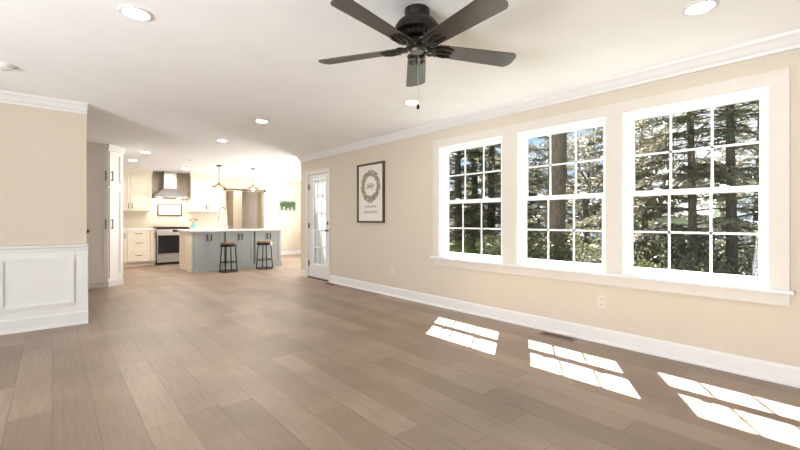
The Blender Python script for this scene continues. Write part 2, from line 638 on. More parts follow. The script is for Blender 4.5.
def window(n, y0, y1, label):
    t = thing('window_%d' % n, label, 'window', (XO - 0.07, (y0 + y1) / 2, 0.65), 0, kind='structure')
    W = (y1 - y0) / 2
    H = ZH - 0.65
    m = MB()   # jamb liner: fills the depth of the wall
    jw = 0.026
    xin = XW - 0.004 - (XO - 0.07)
    m.box(xin, 0.075, -W, -W + jw, 0, H)
    m.box(xin, 0.075, W - jw, W, 0, H)
    m.box(xin, 0.075, -W + jw, W - jw, H - jw, H)
    m.box(xin, 0.075, -W + jw, W - jw, 0, 0.02)
    m.build('window_frame', M['vinyl'], t)
    iw = W - jw
    zm = (H + 0.02 - jw) / 2

    def sash(name, x, z0, z1, lo, hi):
        stile = 0.034
        m = MB()
        m.box(x - 0.017, x + 0.017, -iw, -iw + stile, z0, z1)
        m.box(x - 0.017, x + 0.017, iw - stile, iw, z0, z1)
        m.box(x - 0.017, x + 0.017, -iw + stile, iw - stile, z0, z0 + lo)
        m.box(x - 0.017, x + 0.017, -iw + stile, iw - stile, z1 - hi, z1)
        s = m.build(name, M['vinyl'], t)
        gw = iw - stile
        MB().box(x - 0.003, x + 0.003, -gw, gw, z0 + lo, z1 - hi).build('pane', M['glass'], s)
        g = MB()
        for k in (1, 2):
            yy = -gw + 2 * gw * k / 3
            g.box(x - 0.009, x - 0.003, yy - 0.009, yy + 0.009, z0 + lo, z1 - hi)
        zz = (z0 + lo + z1 - hi) / 2
        g.box(x - 0.009, x - 0.003, -gw, gw, zz - 0.009, zz + 0.009)
        g.build('muntin_grid', M['vinyl'], s)
        return s
    sash('lower_sash', -0.022, 0.02, zm + 0.022, 0.045, 0.045)
    sash('upper_sash', 0.022, zm - 0.022, H - jw, 0.045, 0.035)
    for s in (-0.22, 0.22):
        m = MB()
        m.box(-0.052, -0.014, s - 0.028, s + 0.028, zm + 0.022, zm + 0.030)
        m.box(-0.048, -0.030, s - 0.012, s + 0.022, zm + 0.030, zm + 0.040)
        m.build('sash_lock', M['vinyl'], t)
    return t


window(1, *WINS[0], 'white double-hung window nearest the framed wreath picture')
window(2, *WINS[1], 'middle white double-hung window with a thick trunk outside')
window(3, *WINS[2], 'largest-looking white double-hung window, nearest the viewer on the right')

# exterior door with a long glazed panel
d = thing('door_1', 'white exterior door with tall gridded glass panel', 'door', (XW + 0.03, (DY0 + DY1) / 2, 0), -PI / 2, kind='structure')
hw = (DY1 - DY0) / 2
m = MB()
m.box(-hw, -hw + 0.025, -0.045, 0.12, 0, DZ)
m.box(hw - 0.025, hw, -0.045, 0.12, 0, DZ)
m.box(-hw + 0.025, hw - 0.025, -0.045, 0.12, DZ - 0.025, DZ)
m.build('door_frame', M['trim'], d)
m = MB()
m.box(-hw - 0.05, -hw, -0.042, -0.03, 0, DZ + 0.05)
m.box(hw, hw + 0.03, -0.042, -0.03, 0, DZ + 0.05)
m.box(-hw, hw, -0.042, -0.03, DZ, DZ + 0.05)
m.build('casing', M['casing'], d)
MB().box(-hw + 0.025, hw - 0.025, -0.04, 0.12, 0, 0.022).build('threshold', M['frame_wood'], d, label='dark threshold')
a0, a1 = -hw + 0.028, hw - 0.028
l0, l1, b0, b1 = -0.21, 0.255, 0.28, 1.91
m = MB()
m.box(a0, l0, 0, 0.042, 0.025, DZ - 0.028)
m.box(l1, a1, 0, 0.042, 0.025, DZ - 0.028)
m.box(l0, l1, 0, 0.042, 0.025, b0)
m.box(l0, l1, 0, 0.042, b1, DZ - 0.028)
slab = m.build('slab', M['trim'], d)
m = MB()
for q in ((l0 - 0.02, l0 + 0.012, b0 - 0.02, b1 + 0.02), (l1 - 0.012, l1 + 0.02, b0 - 0.02, b1 + 0.02), (l0 + 0.012, l1 - 0.012, b0 - 0.02, b0 + 0.012), (l0 + 0.012, l1 - 0.012, b1 - 0.012, b1 + 0.02)):
    m.box(q[0], q[1], -0.012, 0, q[2], q[3])
m.build('lite_frame', M['vinyl'], slab)
m = MB()
for k in (1, 2):
    x = l0 + (l1 - l0) * k / 3
    m.box(x - 0.012, x + 0.012, -0.006, 0.004, b0, b1)
for k in range(1, 5):
    z = b0 + (b1 - b0) * k / 5
    m.box(l0, l1, -0.006, 0.004, z - 0.013, z + 0.013)
m.build('muntin_grid', M['vinyl'], slab)
MB().box(l0, l1, 0.005, 0.010, b0, b1).build('pane', M['glass'], slab)
m = MB()
z = b0 + 0.01
while z < b1 - 0.01:
    m.quad(((l0 + l1) / 2, 0.024, z), ((l1 - l0) / 2, 0, 0), (0, -0.0025, 0.0105))
    z += 0.019
m.build('blind_slats', M['blind'], slab)
hx = a1 - 0.06
m = MB()
m.tube([(hx, -0.001, 0.935), (hx, -0.012, 0.935)], 0.028, 20)
m.tube([(hx, -0.012, 0.935), (hx, -0.05, 0.935)], 0.010, 12)
m.tube([(hx, -0.05, 0.935), (hx - 0.04, -0.052, 0.937), (hx - 0.085, -0.05, 0.932)], [0.014, 0.014, 0.011], 10)
m.build('door_handle', M['black'], d, smooth=True, label='black lever handle')
m = MB()
m.tube([(hx, -0.001, 1.07), (hx, -0.018, 1.07)], 0.034, 20)
m.box(hx - 0.005, hx + 0.005, -0.03, -0.014, 1.055, 1.085)
m.build('deadbolt', M['black'], d, smooth=True, label='black deadbolt')
for z in (0.28, 1.02, 1.78):
    m = MB()
    m.tube([(a0 - 0.002, -0.010, z - 0.05), (a0 - 0.002, -0.010, z + 0.05)], 0.008, 10)
    m.box(a0 - 0.02, a0 + 0.02, -0.006, 0.0, z - 0.05, z + 0.05)
    m.build('hinge', M['bronze'], d)

# barn rail and white door in the hallway
d = thing('door_2', 'white panelled door in the hallway beyond the island', 'door', (4.90, 13.45, 0), 0, kind='structure')
w0 = 0.34
m = MB()
m.box(-w0 + 0.09, w0 - 0.09, -0.035, -0.002, 0.22, 1.0)
m.box(-w0 + 0.09, w0 - 0.09, -0.035, -0.002, 1.12, 1.9)
m.box(-w0, -w0 + 0.09, -0.045, -0.002, 0.01, 2.03)
m.box(w0 - 0.09, w0, -0.045, -0.002, 0.01, 2.03)
for z0, z1 in ((0.01, 0.22), (1.0, 1.12), (1.9, 2.03)):
    m.box(-w0 + 0.09, w0 - 0.09, -0.045, -0.002, z0, z1)
m.build('slab', M['trim'], d)
m = MB()
m.box(-w0 - 0.07, -w0, -0.03, -0.002, 0, 2.10)
m.box(w0, w0 + 0.07, -0.03, -0.002, 0, 2.10)
m.box(-w0, w0, -0.03, -0.002, 2.03, 2.10)
m.build('casing', M['trim'], d)
m = MB().ball((-w0 + 0.06, -0.085, 0.95), 0.028)
m.tube([(-w0 + 0.06, -0.045, 0.95), (-w0 + 0.06, -0.08, 0.95)], 0.012, 8)
m.build('door_knob', M['black'], d, smooth=True)

rail = thing('barn_door_rail', 'thin dark rail above the hallway opening', 'rail', (4.38, YB, 2.03))
m = MB()
m.box(-0.63, 0.60, -0.055, -0.045, -0.015, 0.015)
m.build('track', M['bronze'], rail)
for x in (-0.55, 0.0, 0.52):
    m = MB()
    m.tube([(x, -0.05, 0), (x, 0, 0)], 0.012, 8)
    m.build('standoff', M['bronze'], rail)
for x in (-0.615, 0.585):
    m = MB().box(x - 0.022, x + 0.022, -0.07, -0.03, -0.03, 0.03)
    m.build('end_stop', M['bronze'], rail)
m = MB()
m.box(-0.10, 0.02, -0.062, -0.040, -0.03, 0.022)
m.build('hanger', M['bronze'], rail)

# ------------------------------------------------------------------ ceiling fan
FX, FY, BZ = 1.655, 1.713, 2.17
fan = thing('ceiling_fan', 'dark bronze five-blade ceiling fan with pull chain', 'fan', (FX, FY, CH))
m = MB().lathe([(0.0, 0), (0.075, 0), (0.076, -0.02), (0.070, -0.045), (0.066, -0.06), (0.0, -0.06)], 40)
m.build('canopy', M['bronze'], fan, smooth=True)
m = MB().lathe([(0.0, -0.050), (0.070, -0.052), (0.092, -0.060), (0.116, -0.080), (0.134, -0.108), (0.139, -0.128), (0.134, -0.140), (0.112, -0.146), (0.0, -0.146)], 48)
m.build('motor_housing', M['bronze'], fan, smooth=True)
m = MB()
m.lathe([(0.0, -0.145), (0.096, -0.145), (0.088, -0.170), (0.078, -0.176), (0.0, -0.176)], 40)
for k in range(20):
    a = 2 * PI * k / 20
    ca, sa = math.cos(a), math.sin(a)
    m.tube([(0.099 * ca, 0.099 * sa, -0.147), (0.090 * ca, 0.090 * sa, -0.172)], 0.006, 6)
m.build('vent_ring', M['bronze'], fan, smooth=True)
m = MB().lathe([(0.0, -0.174), (0.056, -0.174), (0.062, -0.190), (0.062, -0.225), (0.056, -0.236), (0.046, -0.242), (0.0, -0.243)], 36)
sw = m.build('switch_housing', M['bronze'], fan, smooth=True)
MB().lathe([(0, -0.242), (0.040, -0.242), (0.038, -0.255), (0.0, -0.257)], 24).build('end_cap', M['steel_dark'], sw, smooth=True)
zb = BZ - CH


def fan_blade():
    m = MB()
    th = 0.006
    out = []
    r0, r1 = 0.125, 0.662
    n = 10
    for i in range(n + 1):
        t = i / n
        x = r0 + (r1 - r0 - 0.035) * t
        out.append((x, 0.058 + 0.017 * t))
    top = out[:]
    tip = [(r1 - 0.018, 0.064), (r1 - 0.005, 0.045), (r1, 0.015)]
    pts = [(r0, 0.0)] + [(r0 + 0.002, 0.035)] + [(x, y) for x, y in top] + tip
    pts2 = [(x, -y) for x, y in (tip[::-1] + top[::-1] + [(r0 + 0.002, 0.035)])]
    m.prism(pts + pts2, -th / 2, th / 2, 'z')
    return m


def fan_arm():
    m = MB()
    m.tube([(0.055, 0, 0.012), (0.09, 0, -0.006), (0.13, 0, -0.010)], [0.012, 0.011, 0.010], 10)
    for s in (-1, 0, 1):
        m.tube([(0.10, s * 0.004, -0.009), (0.14, s * 0.034, -0.010), (0.185, s * 0.042, -0.009), (0.225, s * 0.030, -0.008)], [0.009, 0.008, 0.008, 0.006], 8)
    m.tube([(0.125, -0.042, -0.010), (0.105, 0.0, -0.010), (0.125, 0.042, -0.010)], 0.008, 8)
    for s in (-1, 1):
        m.torus(0.024, 0.006, (0.098, s * 0.034, 0.0), 18, 6)
        m.torus(0.012, 0.005, (0.098, s * 0.034, 0.0), 14, 6)
    return m


bm_me = fan_blade().mesh('blade', M['blade'], bevel=0.0015)
ar_me = fan_arm().mesh('blade_iron', M['bronze'], smooth=True)
for k in range(5):
    b = bpy.data.objects.new('blade', bm_me)
    C.objects.link(b)
    b.parent = fan
    b.location = (0, 0, zb)
    b.rotation_euler = (math.radians(-11), 0, math.radians(47 + 72 * k))
    a = bpy.data.objects.new('blade_iron', ar_me)
    C.objects.link(a)
    a.parent = b
m = MB()
m.tube([(0.038, 0.030, -0.250), (0.040, 0.033, -0.28), (0.040, 0.033, -0.555)], 0.0018, 6)
pc = m.build('pull_chain', M['steel'], fan)
MB().lathe([(0, -0.552), (0.005, -0.555), (0.010, -0.572), (0.009, -0.582), (0.0, -0.588)], 14, (0.040, 0.033, 0)).build('fob', M['bronze'], pc, smooth=True)


# ------------------------------------------------------------------ recessed lights, detectors
def can_light(loc, r, label, kitchen=False):
    t = thing('recessed_light', label, 'ceiling light', (loc[0], loc[1], CH), 0, 'recessed ceiling lights')
    MB().lathe([(r + 0.022, 0), (r + 0.022, -0.004), (r + 0.006, -0.010), (r, -0.008), (r - 0.004, -0.004), (r - 0.004, 0)], 36).build('trim_ring', M['trim'], t, smooth=True)
    MB().lathe([(0, -0.003), (r - 0.004, -0.003), (r - 0.004, 0.0), (0, 0.0)], 36).build('lens', M['can_kitchen' if kitchen else 'can'], t)
    return t


for p, lab, kt in (
        ((0.386, 2.879), 'round recessed light on bare ceiling left of the fan', False),
        ((2.893, 0.568), 'recessed ceiling light right of the fan, nearest the crown moulding', False),
        ((2.901, 3.081), 'recessed ceiling light just behind the fan pull chain', False),
        ((2.017, 4.948), 'recessed ceiling light midway between fan and pendants', False),
        ((2.033, 6.585), 'recessed ceiling light in front of the island pendants', False),
        ((1.300, 8.652), 'recessed ceiling light just right of the pantry crown, nearer one', True),
        ((1.284, 9.974), 'recessed ceiling light right of the pantry crown, farther one', True),
        ((3.286, 8.786), 'recessed ceiling light between the two pendant canopies', True),
        ((2.45, 10.75), 'recessed ceiling light before the range hood chimney', True)):
    can_light(p, 0.07, lab, kt)
can_light((4.35, 12.6), 0.07, 'unseen ceiling light added to brighten the hallway beyond the island', True)  # added lamp, hidden from view, lifts the dark hallway

t = thing('smoke_detector', 'round white smoke detector on ceiling above left partition', 'smoke detector', (-0.30, 4.55, CH))
MB().lathe([(0.0, 0), (0.075, 0), (0.075, -0.012), (0.068, -0.016), (0.0, -0.016)], 32).build('base', M['trim'], t, smooth=True)
MB().lathe([(0.0, -0.016), (0.060, -0.016), (0.058, -0.030), (0.040, -0.040), (0.0, -0.042)], 32).build('cover', M['trim'], t, smooth=True)
t = thing('ceiling_sensor', 'tiny white sensor on the kitchen ceiling before the hood', 'sensor', (2.187, 9.175, CH))
MB().lathe([(0.0, 0), (0.035, 0), (0.035, -0.008), (0.03, -0.012), (0.0, -0.012)], 20).build('base', M['plate'], t, smooth=True)
MB().lathe([(0.0, -0.012), (0.014, -0.012), (0.010, -0.022), (0.0, -0.024)], 14).build('head', M['steel'], t, smooth=True)


# ------------------------------------------------------------------ outlets and floor registers
def outlet(y, z, label):
    t = thing('wall_outlet', label, 'outlet', (XW, y, z), -PI / 2, 'outlets on the window wall')
    MB().box(-0.036, 0.036, -0.006, 0, -0.058, 0.058).build('cover_plate', M['plate'], t, bevel=0.002)
    for s in (-1, 1):
        m = MB()
        m.box(-0.018, 0.018, -0.008, -0.005, s * 0.026 - 0.016, s * 0.026 + 0.016)
        so = m.build('socket', M['plate'], t)
        m = MB()
        for x in (-0.008, 0.008):
            m.box(x - 0.002, x + 0.002, -0.0088, -0.0075, s * 0.026 - 0.006, s * 0.026 + 0.006)
        m.build('slots', M['slot'], so)


outlet(4.44, 0.365, 'small white outlet below and right of the wreath picture')
outlet(1.475, 0.38, 'small white outlet under the window sill beside a mullion')


def register(x, y, L, label):
    t = thing('floor_register', label, 'floor vent', (x, y, 0), 0, 'floor registers')
    m = MB()
    W = 0.055
    m.box(-W, W, -L, -L + 0.02, 0, 0.006)
    m.box(-W, W, L - 0.02, L, 0, 0.006)
    m.box(-W, -W + 0.018, -L + 0.02, L - 0.02, 0, 0.006)
    m.box(W - 0.018, W, -L + 0.02, L - 0.02, 0, 0.006)
    m.build('rim', M['register'], t)
    m = MB()
    n = 14
    for k in range(n):
        y0 = -L + 0.02 + (2 * L - 0.04) * (k + 0.2) / n
        m.box(-W + 0.018, W - 0.018, y0, y0 + 0.008, 0, 0.005)
    m.build('louvres', M['black'], t)


register(3.665, 1.84, 0.17, 'brown slotted floor vent at foot of wall between sunlit patches')
register(3.665, 5.98, 0.13, 'brown floor vent just right of the glazed door')

# ------------------------------------------------------------------ framed wreath picture
p = thing('framed_picture', 'tall dark-framed wreath print on the cream wall', 'picture', (XW, 4.96, 1.087), -PI / 2)
W, H = 0.345, 0.94
m = MB()
m.box(-W, -W + 0.028, -0.035, -0.001, 0, H)
m.box(W - 0.028, W, -0.035, -0.001, 0, H)
m.box(-W + 0.028, W - 0.028, -0.035, -0.001, 0, 0.028)
m.box(-W + 0.028, W - 0.028, -0.035, -0.001, H - 0.028, H)
m.build('frame', M['frame_wood'], p)
MB().box(-W + 0.028, W - 0.028, -0.016, -0.002, 0.028, H - 0.028).build('canvas', M['paper'], p)
m = MB()
zc = 0.58
for k in range(1000):
    a = rnd.uniform(0, 2 * PI)
    R = rnd.uniform(0.165, 0.25)
    x, z = R * math.cos(a) * 0.97, R * math.sin(a)
    b = a + PI / 2 + rnd.uniform(-0.9, 0.9)
    L = rnd.uniform(0.022, 0.045)
    dv = Vector((math.cos(b), 0, math.sin(b))) * L
    wv = Vector((-math.sin(b), 0, math.cos(b))) * L * 0.22
    m.blade((x, -0.0168 - rnd.random() * 0.0012, zc + z), dv, wv)
for s in (-1, 1):
    m.blade((0, -0.0175, zc - 0.235), (s * 0.05, 0, -0.045), (0.006, 0, s * 0.012))
m.build('wreath', M['wreath'], p)


def scrawl(m, x0, x1, z, amp, loops, y, r=0.0022):
    pts = []
    n = loops * 10
    for i in range(n + 1):
        t = i / n
        ph = t * loops * 2 * PI
        pts.append((x0 + (x1 - x0) * t + 0.5 * amp * math.sin(ph), y, z + amp * math.cos(ph) * (0.55 + 0.45 * math.sin(t * loops * 2.3))))
    m.tube(pts, r, 5)


m = MB()
scrawl(m, -0.09, 0.10, zc, 0.05, 5, -0.0175, 0.005)
m.build('script_word', M['ink'], p)
m = MB()
scrawl(m, -0.15, 0.16, 0.255, 0.026, 11, -0.0175, 0.0028)
scrawl(m, -0.17, 0.17, 0.17, 0.028, 12, -0.0175, 0.0028)
m.build('script_lines', M['ink'], p)

# ------------------------------------------------------------------ pantry
p = thing('pantry_cabinet', 'tall white pantry with angled corner door and dark handles', 'cabinet', (0.705, 8.2, 0))
foot = [(-0.95, 0), (0, 0), (0.225, 0.225), (0.225, 0.75), (-0.95, 0.75)]
MB().prism(foot, 0.10, 2.305, 'z').build('body', M['cab_white'], p)
MB().prism(foot, 0, 0.10, 'z').build('plinth', M['cab_white'], p)
MB().prism([(-0.95, -0.015), (0.006, -0.015), (0.238, 0.217), (0.238, 0.75), (-0.95, 0.75)], 0.0, 0.10, 'z').build('kick_board', M['trim'], p)
m = MB()
for k, (o, z0, z1) in enumerate(((0.0, 2.305, 2.34), (0.012, 2.34, 2.37), (0.026, 2.37, CH))):
    m.prism([(-0.95, -0.02 - o), (0.008 + 0.4 * o, -0.02 - o), (0.245 + o, 0.225 - 0.4 * o), (0.245 + o, 0.75), (-0.95, 0.75)], z0, z1, 'z')
m.build('crown', M['cab_white'], p)
for (z0, z1, hz) in ((0.15, 1.675, 1.06), (1.70, 2.29, 1.87)):
    x = shaker(-0.47, -0.012, z0, z1).build('door', M['cab_white'], p)
    pull(-0.034, hz, 0.16, -0.02).build('handle', M['black'], x, label='dark bar handle')
    x = shaker(-0.94, -0.478, z0, z1).build('door', M['cab_white'], p)
    pull(-0.905, hz, 0.16, -0.02).build('handle', M['black'], x, label='dark bar handle')
    x = shaker(0.015, 0.305, z0, z1).build('door', M['cab_white'], p)
    x.rotation_euler = (0, 0, PI / 4)
    pull(0.042, hz, 0.16, -0.02).build('handle', M['black'], x, label='dark bar handle')
m = MB()
m.tube([(-0.275, -0.010, 0.945), (-0.275, -0.045, 0.945)], [0.008, 0.008], 10)
m.lathe([(0, -0.03), (0.022, -0.018), (0.028, 0), (0.022, 0.018), (0, 0.03)], 18, (-0.275, -0.055, 0.945))
m.build('knob', M['black'], p, smooth=True, label='round black knob')


# ------------------------------------------------------------------ kitchen run against the back wall
def base_unit(name, x0, x1, label, fronts):
    yF = 11.40
    t = thing(name, label, 'cabinet', ((x0 + x1) / 2, yF, 0), 0, 'base cabinets on the back wall')
    h = (x1 - x0) / 2
    MB().box(-h, h, 0, YB - yF - 0.002, 0.10, 0.878).build('body', M['cab_cream'], t)
    MB().box(-h, h, 0.06, 0.10, 0, 0.10).build('toe_kick', M['cab_cream'], t)
    for (kind, u0, u1, z0, z1, hx) in fronts:
        st = 0.05 if kind == 'drawer' else 0.055
        fr = shaker(-h + u0, -h + u1, z0, z1, 0, 0.02, min(st, (u1 - u0) * 0.22, (z1 - z0) * 0.28)).build(kind, M['cab_cream'], t)
        if kind == 'drawer':
            pull(-h + (u0 + u1) / 2, (z0 + z1) / 2, 0.15, -0.02, False).build('handle', M['bronze'], fr, label='dark bar handle')
        else:
            pull(-h + hx, z1 - 0.12, 0.13, -0.02).build('handle', M['bronze'], fr, label='dark bar handle')
    return t


base_unit('base_cabinet', 0.90, 1.345, 'cream base cabinet half hidden behind the pantry', [('door', 0.005, 0.44, 0.115, 0.87, 0.40)])
base_unit('drawer_cabinet', 1.347, 1.815, 'cream base cabinet with three stacked drawers', [('drawer', 0.004, 0.464, 0.72, 0.87, 0), ('drawer', 0.004, 0.464, 0.435, 0.71, 0), ('drawer', 0.004, 0.464, 0.115, 0.425, 0)])
base_unit('base_cabinet', 1.817, 1.945, 'narrow cream cabinet squeezed between drawers and range', [('door', 0.004, 0.124, 0.115, 0.87, 0.10)])
base_unit('base_cabinet', 2.715, 3.60, 'cream base cabinet right of the range, behind the island', [('door', 0.005, 0.44, 0.115, 0.87, 0.40), ('door', 0.445, 0.88, 0.115, 0.87, 0.485)])
m = MB().box(0.90, 1.945, 11.37, YB - 0.002, 0.878, 0.912)
tag(m.build('countertop', M['quartz'], bevel=0.003), 'white countertop over the cream drawers left of the range', 'countertop')
m = MB().box(2.715, 3.62, 11.37, YB - 0.002, 0.878, 0.912)
tag(m.build('countertop', M['quartz'], bevel=0.003), 'white countertop right of the range under the turquoise vase', 'countertop')


def upper_unit(x0, x1, split, label):
    yF = 11.67
    t = thing('upper_cabinet', label, 'cabinet', ((x0 + x1) / 2, yF, 1.36), 0, 'upper cabinets on the back wall')
    h = (x1 - x0) / 2
    MB().box(-h, h, 0, YB - yF - 0.002, 0, 0.945).build('body', M['cab_cream'], t)
    m = MB()
    for o, z0, z1 in ((0.022, 0.945, 0.98), (0.045, 0.98, 1.01), (0.065, 1.01, CH - 1.36)):
        m.box(-h - o * 0.4, h + o * 0.4, -o, YB - yF - 0.002, z0, z1)
    m.build('crown', M['cab_cream'], t)
    s = split - (x0 + x1) / 2
    for a, b, hx in ((-h + 0.004, s - 0.002, s - 0.035), (s + 0.002, h - 0.004, s + 0.035)):
        d = shaker(a, b, 0.004, 0.94, 0, 0.02, 0.06).build('door', M['cab_cream'], t)
        pull(hx, 0.12, 0.13, -0.02).build('handle', M['bronze'], d, label='dark bar handle')


upper_unit(0.98, 1.90, 1.445, 'cream upper cabinet left of the range hood')
upper_unit(2.80, 3.60, 3.215, 'cream upper cabinet right of hood above turquoise vase')

# range
r = thing('kitchen_range', 'stainless steel range with black oven window', 'range', (2.33, 11.36, 0))
m = MB()
m.box(-0.378, 0.378, 0.0, 0.60, 0.09, 0.90)
m.box(-0.36, 0.36, 0.03, 0.55, 0.0, 0.09)
m.build('body', M['black'], r)
MB().box(-0.38, 0.38, -0.03, 0.62, 0.90, 0.925).build('cooktop', M['black_glass'], r, bevel=0.003)
m = MB()
for sx in (-1, 0, 1):
    cx = sx * 0.235
    for yy in (0.02, 0.29, 0.56):
        m.box(cx - 0.11, cx + 0.11, yy - 0.006, yy + 0.006, 0.925, 0.948)
    for xx in (-0.105, 0, 0.105):
        m.box(cx + xx - 0.006, cx + xx + 0.006, 0.02, 0.56, 0.935, 0.948)
m.build('burner_grates', M['black'], r)
m = MB().prism([(-0.03, 0.80), (-0.005, 0.90), (0.02, 0.90), (0.02, 0.80)], -0.375, 0.375, 'x')
cpn = m.build('control_panel', M['steel'], r)
MB().box(-0.03, 0.26, -0.029, -0.012, 0.825, 0.88).build('display', M['black_glass'], cpn, label='black display')
for x in (-0.31, -0.235, -0.16, 0.32):
    MB().tube([(x, -0.01, 0.85), (x, -0.052, 0.845)], [0.021, 0.018], 16).build('knob', M['steel'], cpn, smooth=True)
m = MB()
m.box(-0.375, 0.375, -0.03, 0.0, 0.745, 0.795)
m.box(-0.375, 0.375, -0.03, 0.0, 0.265, 0.285)
m.box(-0.375, -0.352, -0.03, 0, 0.285, 0.745)
m.box(0.352, 0.375, -0.03, 0, 0.285, 0.745)
od = m.build('oven_door', M['steel'], r)
MB().box(-0.352, 0.352, -0.028, -0.004, 0.285, 0.745).build('oven_window', M['black_glass'], od, label='black glass oven window')
m = MB()
m.tube([(-0.33, -0.075, 0.755), (0.33, -0.075, 0.755)], 0.013, 12)
for x in (-0.30, 0.30):
    m.tube([(x, -0.03, 0.765), (x, -0.075, 0.755)], 0.009, 8)
m.build('oven_handle', M['steel'], od, smooth=True)
MB().box(-0.375, 0.375, -0.03, 0.0, 0.065, 0.255).build('drawer', M['steel'], r, bevel=0.003)
MB().box(-0.35, 0.35, 0.0, 0.025, 0.0, 0.065).build('kick_panel', M['black'], r)

# hood
h = thing('range_hood', 'stainless steel chimney range hood over the range', 'range hood', (2.32, YB - 0.002, 1.70))
m = MB().box(-0.145, 0.145, -0.30, 0, 0.25, CH - 1.70)
m.build('chimney', M['steel'], h)
m = MB()
bot = [(-0.40, -0.50, 0.03), (0.40, -0.50, 0.03), (0.40, 0, 0.03), (-0.40, 0, 0.03)]
top = [(-0.15, -0.31, 0.25), (0.15, -0.31, 0.25), (0.15, 0, 0.25), (-0.15, 0, 0.25)]
vb = [m.bm.verts.new(q) for q in bot]
vt = [m.bm.verts.new(q) for q in top]
m._f(vb[::-1])
m._f(vt)
for i in range(4):
    m._f([vb[i], vb[(i + 1) % 4], vt[(i + 1) % 4], vt[i]])
m.box(-0.40, 0.40, -0.50, 0, 0.012, 0.03)
m.build('canopy', M['steel'], h)
MB().box(-0.36, 0.36, -0.46, -0.04, 0.004, 0.012).build('filter', M['steel'], h)
for x in (-0.22, 0.22):
    MB().lathe([(0, 0.0), (0.03, 0.0), (0.03, 0.004), (0, 0.004)], 18, (x, -0.22, 0)).build('hood_lamp', M['hoodlight'], h)

# sign over the range
s = thing('kitchen_sign', 'white dark-framed sign on the wall above the range', 'sign', (2.37, YB - 0.001, 1.24))
m = MB()
W, H = 0.29, 0.32
m.box(-W, -W + 0.03, -0.025, 0, 0, H)
m.box(W - 0.03, W, -0.025, 0, 0, H)
m.box(-W + 0.03, W - 0.03, -0.025, 0, 0, 0.03)
m.box(-W + 0.03, W - 0.03, -0.025, 0, H - 0.03, H)
m.build('frame', M['frame_wood'], s)
MB().box(-W + 0.03, W - 0.03, -0.012, 0, 0.03, H - 0.03).build('panel', M['paper'], s)
m = MB()
scrawl(m, -0.18, 0.18, 0.20, 0.025, 8, -0.0135, 0.0035)
scrawl(m, -0.15, 0.15, 0.11, 0.018, 8, -0.0135, 0.0028)
m.build('script_lines', M['sign_ink'], s)

# vase with flowers
v = MB().lathe([(0, 0), (0.05, 0), (0.062, 0.02), (0.066, 0.06), (0.060, 0.105), (0.052, 0.125), (0.055, 0.14), (0.049, 0.14), (0.046, 0.122), (0.052, 0.10), (0.056, 0.06), (0.05, 0.015), (0, 0.012)], 28)
tag(v.build('flower_vase', M['turq'], smooth=True, loc=(2.86, 11.62, 0.912)), 'turquoise vase on the counter right of the range', 'vase')
for k in range(8):
    a = 2 * PI * k / 8 + 0.3
    rr = 0.045 if k % 2 else 0.10
    zz = 0.19 + 0.05 * ((k * 3) % 4) / 3
    m = MB()
    m.mi = 1
    m.tube([(0.012 * math.cos(a), 0.012 * math.sin(a), 0.016), (0.022 * math.cos(a), 0.022 * math.sin(a), 0.13), (rr * math.cos(a), rr * math.sin(a), zz)], 0.003, 6)
    m.mi = 0
    for j in range(9):
        b = 2 * PI * j / 9
        dv = 1.25 * Vector((math.cos(b) * 0.8 + math.cos(a) * 0.3, math.sin(b) * 0.8 + math.sin(a) * 0.3, 0.6)) * 0.042
        m.blade((rr * math.cos(a), rr * math.sin(a), zz), dv, dv.cross(Vector((0, 0, 1))).normalized() * 0.014)
    m.ball((rr * math.cos(a), rr * math.sin(a), zz + 0.012), 0.018, 8, 5)
    tag(m.build('flower', [M['flower'], M['stem']], loc=(2.86, 11.62, 0.912)), 'coral flower standing in the turquoise vase', 'flower', 'coral flowers in the turquoise vase')

# ------------------------------------------------------------------ island
IX0, IX1, IY0, IY1 = 2.245, 4.25, 9.25, 10.30
isl = thing('kitchen_island', 'blue grey kitchen island with three pairs of doors', 'island', ((IX0 + IX1) / 2, IY0, 0))
h = (IX1 - IX0) / 2
m = MB().box(-h + 0.01, h, 0.10, IY1 - IY0, 0.0, 0.868)
for k in range(3):
    m.box(-h + 0.01 + (2 * h - 0.01) * k / 3 + (0.013 if k else 0), -h + 0.01 + (2 * h - 0.01) * (k + 1) / 3 - (0.013 if k < 2 else 0), 0.0, 0.10, 0.0, 0.868)
m.build('body', M['cab_blue'], isl)
m = MB()
m.box(-h - 0.012, h + 0.012, -0.022, 0.0, 0, 0.10)
m.box(h, h + 0.012, 0, IY1 - IY0, 0, 0.10)
m.build('base_board', M['cab_blue'], isl)
m = MB()
L = IY1 - IY0
m.box(-h - 0.004, -h + 0.01, 0, L, 0.0, 0.868)
m.box(-h - 0.014, -h - 0.004, 0, 0.08, 0.10, 0.868)
m.box(-h - 0.014, -h - 0.004, L - 0.08, L, 0.10, 0.868)
m.box(-h - 0.014, -h - 0.004, 0.48, 0.56, 0.10, 0.868)
m.box(-h - 0.014, -h - 0.004, 0.08, 0.48, 0.788, 0.868)
m.box(-h - 0.014, -h - 0.004, 0.56, L - 0.08, 0.788, 0.868)
m.box(-h - 0.018, -h - 0.004, 0, L, 0, 0.10)
m.build('end_panel', M['cab_cream'], isl, label='cream end panel')
pw = 2 * h / 3
for k in range(3):
    x0 = -h + pw * k + 0.022
    x1 = -h + pw * (k + 1) - 0.022
    xm = (x0 + x1) / 2
    for a, b, hx in ((x0, xm - 0.002, xm - 0.038), (xm + 0.002, x1, xm + 0.038)):
        d = shaker(a, b, 0.115, 0.855, 0, 0.024, 0.06, 0.016).build('door', M['cab_blue'], isl)
        pull(hx, 0.745, 0.14, -0.024, r=0.009).build('handle', M['black'], d, label='black bar handle')
